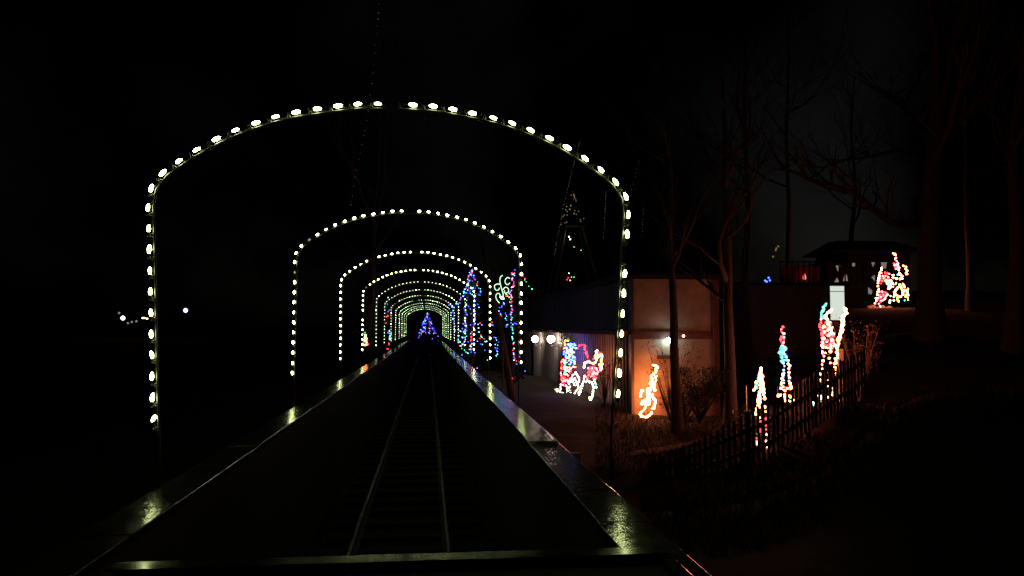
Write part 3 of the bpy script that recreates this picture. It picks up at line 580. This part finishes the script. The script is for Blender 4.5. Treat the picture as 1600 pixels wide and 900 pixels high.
# pavilion
D3 = 44.0; q0, q1 = at(1316, 400, D3).x, at(1432, 400, D3).x; qz0, qz1 = at(1350, 470, D3).z, at(1350, 392, D3).z
pv = thing('pavilion', (q0, D3, qz0 - 1), 'dark low pavilion with small pale lit panes on top of the bank', 'building')
MB().box((q0 + .4, D3, qz0 - 1.5), (q1 - .4, D3 + 4, qz1)).build('wall', M['roof'], pv)
rf = MB(); zr = at(1350, 372, D3).z; rf.add([(q0-.3,D3-.6,qz1),(q1+.3,D3-.6,qz1),(q1+.3,D3+4.6,qz1),(q0-.3,D3+4.6,qz1),(q0+.5,D3+1.4,zr),(q1-.5,D3+1.4,zr),(q1-.5,D3+2.6,zr),(q0+.5,D3+2.6,zr)], [(0,3,2,1),(4,5,6,7),(0,1,5,4),(1,2,6,5),(2,3,7,6),(3,0,4,7)])
rf.build('roof', M['roof'], pv)
for pts in ([(1306,415),(1313,415),(1309.5,424)], [(1304,441),(1312,441),(1308,434)], [(1317.5,439),(1325,439),(1323,429),(1320,429)], [(1332,411),(1336,411),(1336,416),(1332,416)], [(1362,410),(1367,410),(1364.5,417)], [(1377,410),(1386,410),(1384,420),(1378,417)], [(1362,433),(1367,430),(1367,439)], [(1357,449),(1363,454),(1362,460),(1357,459)]):
    P_ = [at(x, y, D3 - .05) for x, y in pts]; n = len(P_)
    MB().add(P_ + [p + Vector((0, .04, 0)) for p in P_], [tuple(range(n)), tuple(range(2*n-1, n-1, -1))] + [(i, i+n, (i+1)%n+n, (i+1)%n) for i in range(n)]).build('pane', G['pane'], pv)
MB().box((q0 - 1, D3 - .02, qz0 - 2), (q0 + .38, D3 + 3, at(1310, 409, D3).z)).build('porch_wall', M['roof'], pv)
a_ = at(1362, 478, 38.5); b = MB()
for i in range(7): b.ball((a_.x + i * .19 + .05 * math.sin(i * 3), a_.y + .25, zt(a_.x + i * .19, a_.y) + .02 + .05 * math.sin(i * 2.1)), .17)
tag(b.build('stone_edging', M['conc'], smooth=True), 'row of pale stones at the foot of the pointed light display', 'stones')
# blue bulbs on a twig, faint yellow bulbs
for nm, lab, spots, D_, k, r_ in (('string_light', 'three blue bulbs on a string left of the roof deck', [(1195.5,438.5),(1201,434),(1203,438),(1198,440)], 30, 'blue', .04), ('string_light', 'faint amber bulbs hanging above the roof deck', [(1213,388),(1216,385),(1212,391),(1208,401)], 36, 'dot', .05), ('string_light', 'faint bulbs in a row far off, left behind the nearest arch', [(200,505),(206,503),(213,502),(186,489)], 95, 'bead', .14), ('string_light', 'pair of tiny warm lights far left behind the nearest arch leg', [(223,497),(226,497),(230,498)], 95, 'amber', .09)):
    pts = [at(x, y, D_) for x, y in spots]; th = thing(nm, pts[0], lab, 'string light')
    MB().tube([pts[0] + Vector((-.4, 0, .3))] + pts + [pts[-1] + Vector((.5, 0, .2))], .008, 4).build('cable', M['wire'], th)
    for p in pts: MB().ball(p, r_).build('bulb', G[k], th, True)

# ------------------------------------------------------------------ picket fence on the bank
fp = [(1352,612,17.6),(1330,630,17.3),(1250,684,16.2),(1190,724,15.6),(1090,750,15.1),(1010,790,14.2)]
FP = [at(*q) for q in fp]; fe = thing('picket_fence', (FP[2].x, FP[2].y, FP[2].z), 'dark wooden picket fence climbing the bank on the right', 'fence')
FT = [at(1352,545,17.6), at(1330,556,17.3), at(1250,600,16.2), at(1205,632,15.7), at(1090,690,15.1), at(1010,722,14.2)]
seg = [0]
for a_, c_ in zip(FP, FP[1:]): seg.append(seg[-1] + math.hypot(c_.x - a_.x, c_.y - a_.y))
def along(t, A):
    for i in range(len(seg) - 1):
        if t <= seg[i+1] or i == len(seg) - 2: return A[i].lerp(A[i+1], (t - seg[i]) / (seg[i+1] - seg[i]))
pick = MB().add([(-.037,-.01,0),(.037,-.01,0),(.037,.01,0),(-.037,.01,0),(-.037,-.01,.96),(.037,-.01,.96),(.037,.01,.96),(-.037,.01,.96),(-.012,-.01,1),(.012,-.01,1),(.012,.01,1),(-.012,.01,1)], [(0,3,2,1),(0,1,5,4),(1,2,6,5),(2,3,7,6),(3,0,4,7),(4,5,9,8),(5,6,10,9),(6,7,11,10),(7,4,8,11),(8,9,10,11)]).mesh('picket', M['picket'])
t = 0; rp = random.Random(9)
while t < seg[-1]:
    p, q = along(t, FP), along(t, FT); o = link('picket', pick, fe); o.matrix_parent_inverse.identity()
    o.location = Vector((p.x, p.y, p.z)) - fe.location; h = q.z - p.z; o.scale = (1, 1, h * rp.uniform(.95, 1.06))
    o.rotation_euler = (rp.uniform(-.02, .02), rp.uniform(-.03, .03), math.atan2(FP[1].y - FP[3].y, FP[1].x - FP[3].x) + rp.uniform(-.05, .05)); t += .148 + rp.uniform(-.008, .008)
for fr_ in (.28, .70):
    for i in range(len(FP) - 1):
        a_, c_ = FP[i].lerp(FT[i], fr_), FP[i+1].lerp(FT[i+1], fr_); MB().obox(a_ + Vector((0, .045, 0)), c_ + Vector((0, .045, 0)), .04, th=.085).build('rail', M['picket'], fe)
for t in (.4, 2.3, 4.2, 6.0):
    p, q = along(min(t, seg[-1]), FP), along(min(t, seg[-1]), FT); MB().box((p.x - .05, p.y + .07, p.z - .4), (p.x + .05, p.y + .17, q.z - .02)).build('post', M['picket'], fe)
p = at(1314.5, 640, 20.6); tp = at(1314.5, 545, 20.6)
tag(MB().box((p.x - .07, p.y - .06, zt(p.x, p.y) - .2), (p.x + .07, p.y + .06, tp.z)).build('timber_post', M['post'], bevel=.01), 'pale timber post glowing orange behind the upper end of the fence', 'post')

# ------------------------------------------------------------------ bare trees
def bare_tree(base, top, rad, seed, label, limbs=(), nb=9, spread=.55, name='bare_tree', mid=None, group='bare trees'):
    rnd = random.Random(seed); base, top = Vector(base), Vector(top); H = (top - base).length
    th = thing(name, base, label, 'tree', group)
    tk = MB(); br = MB(); n = 12; pts = []
    for i in range(n + 1):
        t = i / n; p = base.lerp(top, t) + Vector((noise.noise((seed, t * 3, 0)), noise.noise((seed, t * 3, 9)), 0)) * (.035 * H * math.sin(t * 3.14) ** .8)
        pts.append(p)
    rr = [rad * (1.35 if i == 0 else 1) * (1 - .82 * (i / n) ** 1.1) for i in range(n + 1)]
    tk.tube([base - Vector((0, 0, .3))] + pts, [rad * 1.6] + rr, 10)
    def grow(p, d, L, r, lv):
        m = 5; P_ = [p]; q = p.copy(); dd = d.copy()
        for i in range(m):
            dd = (dd + Vector((rnd.uniform(-.3, .3), rnd.uniform(-.3, .3), rnd.uniform(-.12, .28)))).normalized(); q = q + dd * (L / m); P_.append(q.copy())
        (tk if lv == 0 else br).tube(P_, [r * (1 - .75 * i / m) for i in range(m + 1)], 6 if lv == 0 else (4 if lv == 1 else 3), cap=lv < 2)
        if lv < 3:
            for k in range((5, 4, 3)[lv]):
                i = rnd.randint(1, m); e = (P_[i] - P_[i-1]).normalized(); e = (e + Vector((rnd.uniform(-1, 1), rnd.uniform(-1, 1), rnd.uniform(-.3, .7))) * .75).normalized()
                grow(P_[i], e, L * rnd.uniform(.4, .65), r * .45, lv + 1)
    for k in range(nb):
        t = rnd.uniform(.32, .98); i = min(n - 1, int(t * n)); p = pts[i].lerp(pts[i+1], t * n - i); a = rnd.uniform(0, 6.283)
        grow(p, Vector((math.cos(a) * spread * 1.5, math.sin(a) * spread * 1.5, rnd.uniform(.3, 1))).normalized(), H * rnd.uniform(.22, .4) * (1.15 - .6 * t), max(.02, rr[i] * .5), 0)
    for pl_, r0 in limbs:
        m = len(pl_); tk.tube(pl_, [r0 * (1 - .7 * i / (m - 1)) for i in range(m)], 7)
        for i in range(1, m):
            for k in range(3):
                e = Vector((rnd.uniform(-1, 1), rnd.uniform(-.6, .6), rnd.uniform(-.2, 1))).normalized(); grow(Vector(pl_[i]), e, rnd.uniform(.8, 1.8), r0 * .3, 1)
    tk.build('trunk', M['bark'], th, True); tag(br.build('branches', M['twig'], th), kind='stuff')
    return th
def gp(px, D, py=600):
    p = at(px, py, D); return Vector((p.x, p.y, zt(p.x, p.y)))
bare_tree(gp(1058, 20.2), at(1042, 150, 20.6), .135, 41, 'dark bare trunk standing in front of the orange lit end wall', nb=7)
bare_tree(gp(1141, 21.2), at(1128, 120, 21.8), .17, 42, 'bare trunk faintly lit red, just right of the long building', nb=8)
gl = [at(1440,352,26), at(1415,352,25.8), at(1390,346,25.5), at(1362,326,25.2), at(1335,302,25), at(1300,290,24.8), at(1262,280,24.6), at(1225,262,24.4)]
gl2 = [at(1445,250,26), at(1400,235,26), at(1360,245,26), at(1320,250,26), at(1285,262,26)]
bare_tree(gp(1455, 26), at(1462, -220, 26), .42, 43, 'thick bare tree with a long limb reaching left, far right of the bank', [([tuple(p) for p in gl], .15), ([tuple(p) for p in gl2], .09)], nb=12)
for i, (px, D, tpx, r_, lab) in enumerate([(1236, 40, 1230, .14, 'slim bare tree rising behind the roof deck'), (1172, 30, 1160, .15, 'bare tree left of the olive house'), (1585, 24, 1600, .3, 'bare tree at the right edge of the view'), (960, 58, 965, .22, 'bare tree behind the long building near the tower'),
        (1330, 52, 1335, .2, 'bare tree behind the pavilion on the bank'), (1520, 36, 1500, .2, 'bare tree between the thick tree and the right edge')]):
    bare_tree(gp(px, D), at(tpx, -60 if D < 45 else 120, D), r_, 50 + i, lab, nb=9)
for i, (px, D, tpx, r_, lab) in enumerate([(560, 38, 620, .18, 'upright bare trunk left of the track behind the third arch'), (572, 46, 600, .2, 'leaning bare trunk left of the track behind the fourth arch')]):
    bare_tree(gp(px, D), at(tpx, 60, D), r_, 60 + i, lab, nb=9)
p, q = gp(803, 27.5), at(768, 455, 28.2)
tag(MB().tube([p - Vector((0, 0, .3)), p.lerp(q, .5) + Vector((.03, 0, 0)), q, q + (q - p) * .5], [.13, .11, .09, .06], 9).build('leaning_pole', M['bark'], smooth=True), 'grey leaning pole beside the curled rope light', 'pole')

# shrubs
def shrub(base, h, wd, n, seed, label, leaves, lm, name='shrub', tw=None):
    rnd = random.Random(seed); base = Vector(base); th = thing(name, base, label, 'shrub'); b = MB(); bl = MB()
    for i in range(n):
        a = rnd.uniform(0, 6.283); e = base + Vector((math.cos(a) * wd * rnd.uniform(.2, 1), math.sin(a) * wd * rnd.uniform(.2, 1), h * rnd.uniform(.55, 1.05)))
        m_ = base.lerp(e, .5) + Vector((rnd.uniform(-.15, .15) * wd, rnd.uniform(-.15, .15) * wd, .12 * h)); pts = []
        for k in range(7):
            t = k / 6; pts.append(base.lerp(m_, t).lerp(m_.lerp(e, t), t))
        b.tube(pts, [.014 * (1 - .8 * k / 6) for k in range(7)], 4)
        for k in (3, 4, 5):
            f = pts[k] + Vector((rnd.uniform(-.3, .3), rnd.uniform(-.3, .3), rnd.uniform(0, .3))) * wd; b.tube([pts[k], pts[k].lerp(f, .5) + Vector((0, 0, .03)), f], [.006, .004, .002], 3)
            leafy(bl, f, .14, leaves, rnd, .035)
        leafy(bl, e, .2, leaves * 2, rnd, .035)
    b.build('stems', tw or M['twig'], th); tag(bl.build('foliage', lm, th), kind='stuff'); return th
shrub(gp(1050, 20.8), 2.3, .95, 18, 71, 'twiggy nearly bare shrub before the orange lit wall', 2, M['dry'])
shrub(gp(1092, 21.5), 1.45, .85, 40, 72, 'dense dark bush between the two trunks', 16, M['leaf'])
shrub(gp(1068, 21), .9, .7, 30, 76, 'low dark bush at the foot of the dark trunk', 14, M['leaf'])
shrub(gp(1165, 17.2), .85, .5, 26, 73, 'dark bush just behind the fence, left of the slender light figure', 14, M['leaf'])
shrub(gp(1343, 21.2), 2.2, .8, 30, 74, 'twiggy brown shrub glowing orange right of the tall light figure', 4, M['tan'], tw=M['tan'])
shrub(gp(945, 26.5), 1.6, .5, 16, 75, 'thin shrub at the building corner right of the lit reindeer', 5, M['dry'])
shrub(gp(1255, 22.5), .8, .6, 20, 77, 'low brown shrub between the two right light figures', 5, M['dry'])

# ------------------------------------------------------------------ tower, hanging strings, lamps, end of the line
DT = 60; tw0 = at(895, 352, DT); tz = zt(tw0.x, DT)
tw = thing('lattice_tower', (tw0.x, DT, tz), 'dim lattice tower topped by a cone of faint amber lights, behind the long building', 'tower')
sl_ = (at(868, 405, DT).x - at(880, 357, DT).x) / (357 - 405)
for sx in (-1, 1):
    for sy in (-1, 1):
        zt_ = at(890, 356, DT).z; hw = .62; low = tz - .2; sp_ = hw + .024 * (zt_ - low) / .048 * .45
        MB().obox((tw0.x + sx * hw, DT + sy * hw, zt_), (tw0.x + sx * sp_, DT + sy * sp_, low), .11).build('leg', M['conc'], tw)
zt_ = at(890, 356, DT).z
MB().box((tw0.x - .85, DT - .85, zt_), (tw0.x + .85, DT + .85, zt_ + .12)).build('platform', M['conc'], tw)
for k in range(3):
    za = zt_ - .1 - k * 1.5; hw = .62 + .225 * (zt_ - za) / 1.0 * .999 * 1.0; hw = .62 + (zt_ - za) * .225
    b = MB()
    for sx, sy, ex, ey in ((-1,-1,1,-1),(1,-1,1,1),(1,1,-1,1),(-1,1,-1,-1)): b.obox((tw0.x+sx*hw,DT+sy*hw,za),(tw0.x+ex*hw,DT+ey*hw,za),.08); h2 = hw + 1.5*.225; b.obox((tw0.x+sx*hw,DT+sy*hw,za),(tw0.x+ex*h2,DT+ey*h2,za-1.5),.06)
    b.build('brace', M['dark'], tw)
cz = at(895, 300, DT).z
MB().tube([(tw0.x, DT, zt_ + .12), (tw0.x, DT, cz)], .06, 6).build('mast', M['dark'], tw)
b = MB(); rnd = random.Random(4)
for i in range(34):
    h = rnd.random() ** 1.1; a = rnd.uniform(0, 6.283); L = 1.0 * (1 - h) + .05; b.ball((tw0.x + math.cos(a) * L, DT + math.sin(a) * L, zt_ + .2 + h * (cz - zt_ - .2)), .05)
tag(b.build('amber_bulb_string', G['dot'], tw), kind='stuff')
b = MB()
for x, y in ((889,370),(891,374)): b.ball(at(x, y, DT - 1), .05)
b.build('added_light', G['white'], tw)  # added lights that brighten the top of the tower
b = MB(); [b.ball(at(x, y, DT - 2.5), .03) for x, y in ((897,386),(908,391))]; b.build('green_bulb_string', G['green'], tw)
pts = [at(x, y, 54) for x, y in ((889,427),(888,434),(893,433),(897,433),(886,437),(891,438))]
th = thing('string_light', pts[0], 'small cluster of red, green and white bulbs above the long building roof', 'string light')
MB().tube(sorted(pts, key=lambda p: p.x), .01, 4).build('cable', M['wire'], th)
for p, k in zip(pts, ('white', 'red', 'green', 'green', 'red', 'pink')): MB().ball(p, .03).build('bulb', G[k], th)
for pts, D_, lab, k, r_, st in (([(907,218),(893,270),(880,325),(866,398)], 34, 'long faint slanting string with painted glints crossing the nearest arch', 'bead', .012, 4.0), ([(998,252),(990,285),(985,305)], 34, 'short faint slanting string right of the nearest arch corner', 'bead2', .016, 6.0), ([(947,300),(945,340),(943,372)], 34, 'faint vertical string inside the right corner of the nearest arch', 'bead', .012, 4.2), ([(1006,322),(1004,345),(1003,368)], 34, 'faint short vertical string outside the right leg of the nearest arch', 'bead2', .016, 6.0),
        ([(597,-40),(588,60),(580,140),(570,205),(556,270),(548,320)], 20, 'faint beaded string dropping past the crown of the nearest arch', 'bead2', .012, 13.0)):
    rnd = random.Random(int(pts[0][0])); W = [at(x, y, D_) for x, y in pts]; th = thing('hanging_string', W[0], lab, 'string light', 'faint hanging strings')
    MB().tube(W, .004, 4).build('cable', M['wire'], th); b = MB()
    for x, y in sample(pts, st, rnd, .5): b.ball(at(x + rnd.uniform(-.5, .5), y, D_), r_ * rnd.uniform(.6, 1.3))
    tag(b.build('bead_string', G[k], th), kind='stuff')  # unlit strings: beads glow to imitate light caught from other lamps
for px, py, D_, r_, k, lab in ((290, 485, 90, .25, 'street', 'far bluish street lamp seen left through the nearest arch'), (192, 497, 95, .27, 'streetw', 'far white street lamp left of the nearest arch')):
    p = at(px, py, D_); z0 = zt(p.x, p.y); th = thing('street_lamp', (p.x, p.y, z0), lab, 'street lamp')
    MB().lathe([(.06, -r_), (r_ * .75, -r_ * .6), (r_, 0), (r_ * .75, r_ * .6), (.06, r_)], 12, Matrix.Translation(p)).build('globe', G[k], th, True)
    MB().tube([(p.x, p.y, z0 - .2), (p.x, p.y, p.z - r_)], .07, 7).build('post', M['dark'], th)
p = at(648, 527, 82); z0 = zt(p.x, p.y)
sh = thing('red_shed', (p.x, p.y, z0), 'small low red shed at the far end of the track, beside the lit tree', 'shed')
x0, x1 = at(637, 527, 82).x, at(664, 527, 82).x; zz = at(648, 516, 82).z; k = x0; b = MB()
while k < x1 - .05: b.box((k, 81.9, z0 - .3), (k + .19, 82, zz)); k += .2
b.build('wall_boards', M['brickred'], sh); MB().box((x0, 82.01, z0 - .3), (x1, 83.5, zz - .01)).build('wall', M['brickred'], sh)
MB().box((x0 - .12, 81.75, zz), (x1 + .12, 83.6, zz + .08)).build('roof', M['roof'], sh)
p = atz(896, 700, -.42); tag(MB().box((p.x - .14, p.y - .1, zt(p.x, p.y) - .05), (p.x + .14, p.y + .1, zt(p.x, p.y) + .12)).build('concrete_block', M['conc'], bevel=.015), 'small concrete block on the dark grass right of the side wall', 'block')
p = gp(1167, 17.4); tag(MB().tube([p - Vector((0, 0, .2)), at(1166, 602, 17.4)], .012, 5).build('marker_stake', M['whitepost']), 'thin pale stake left of the slender light figure', 'stake')
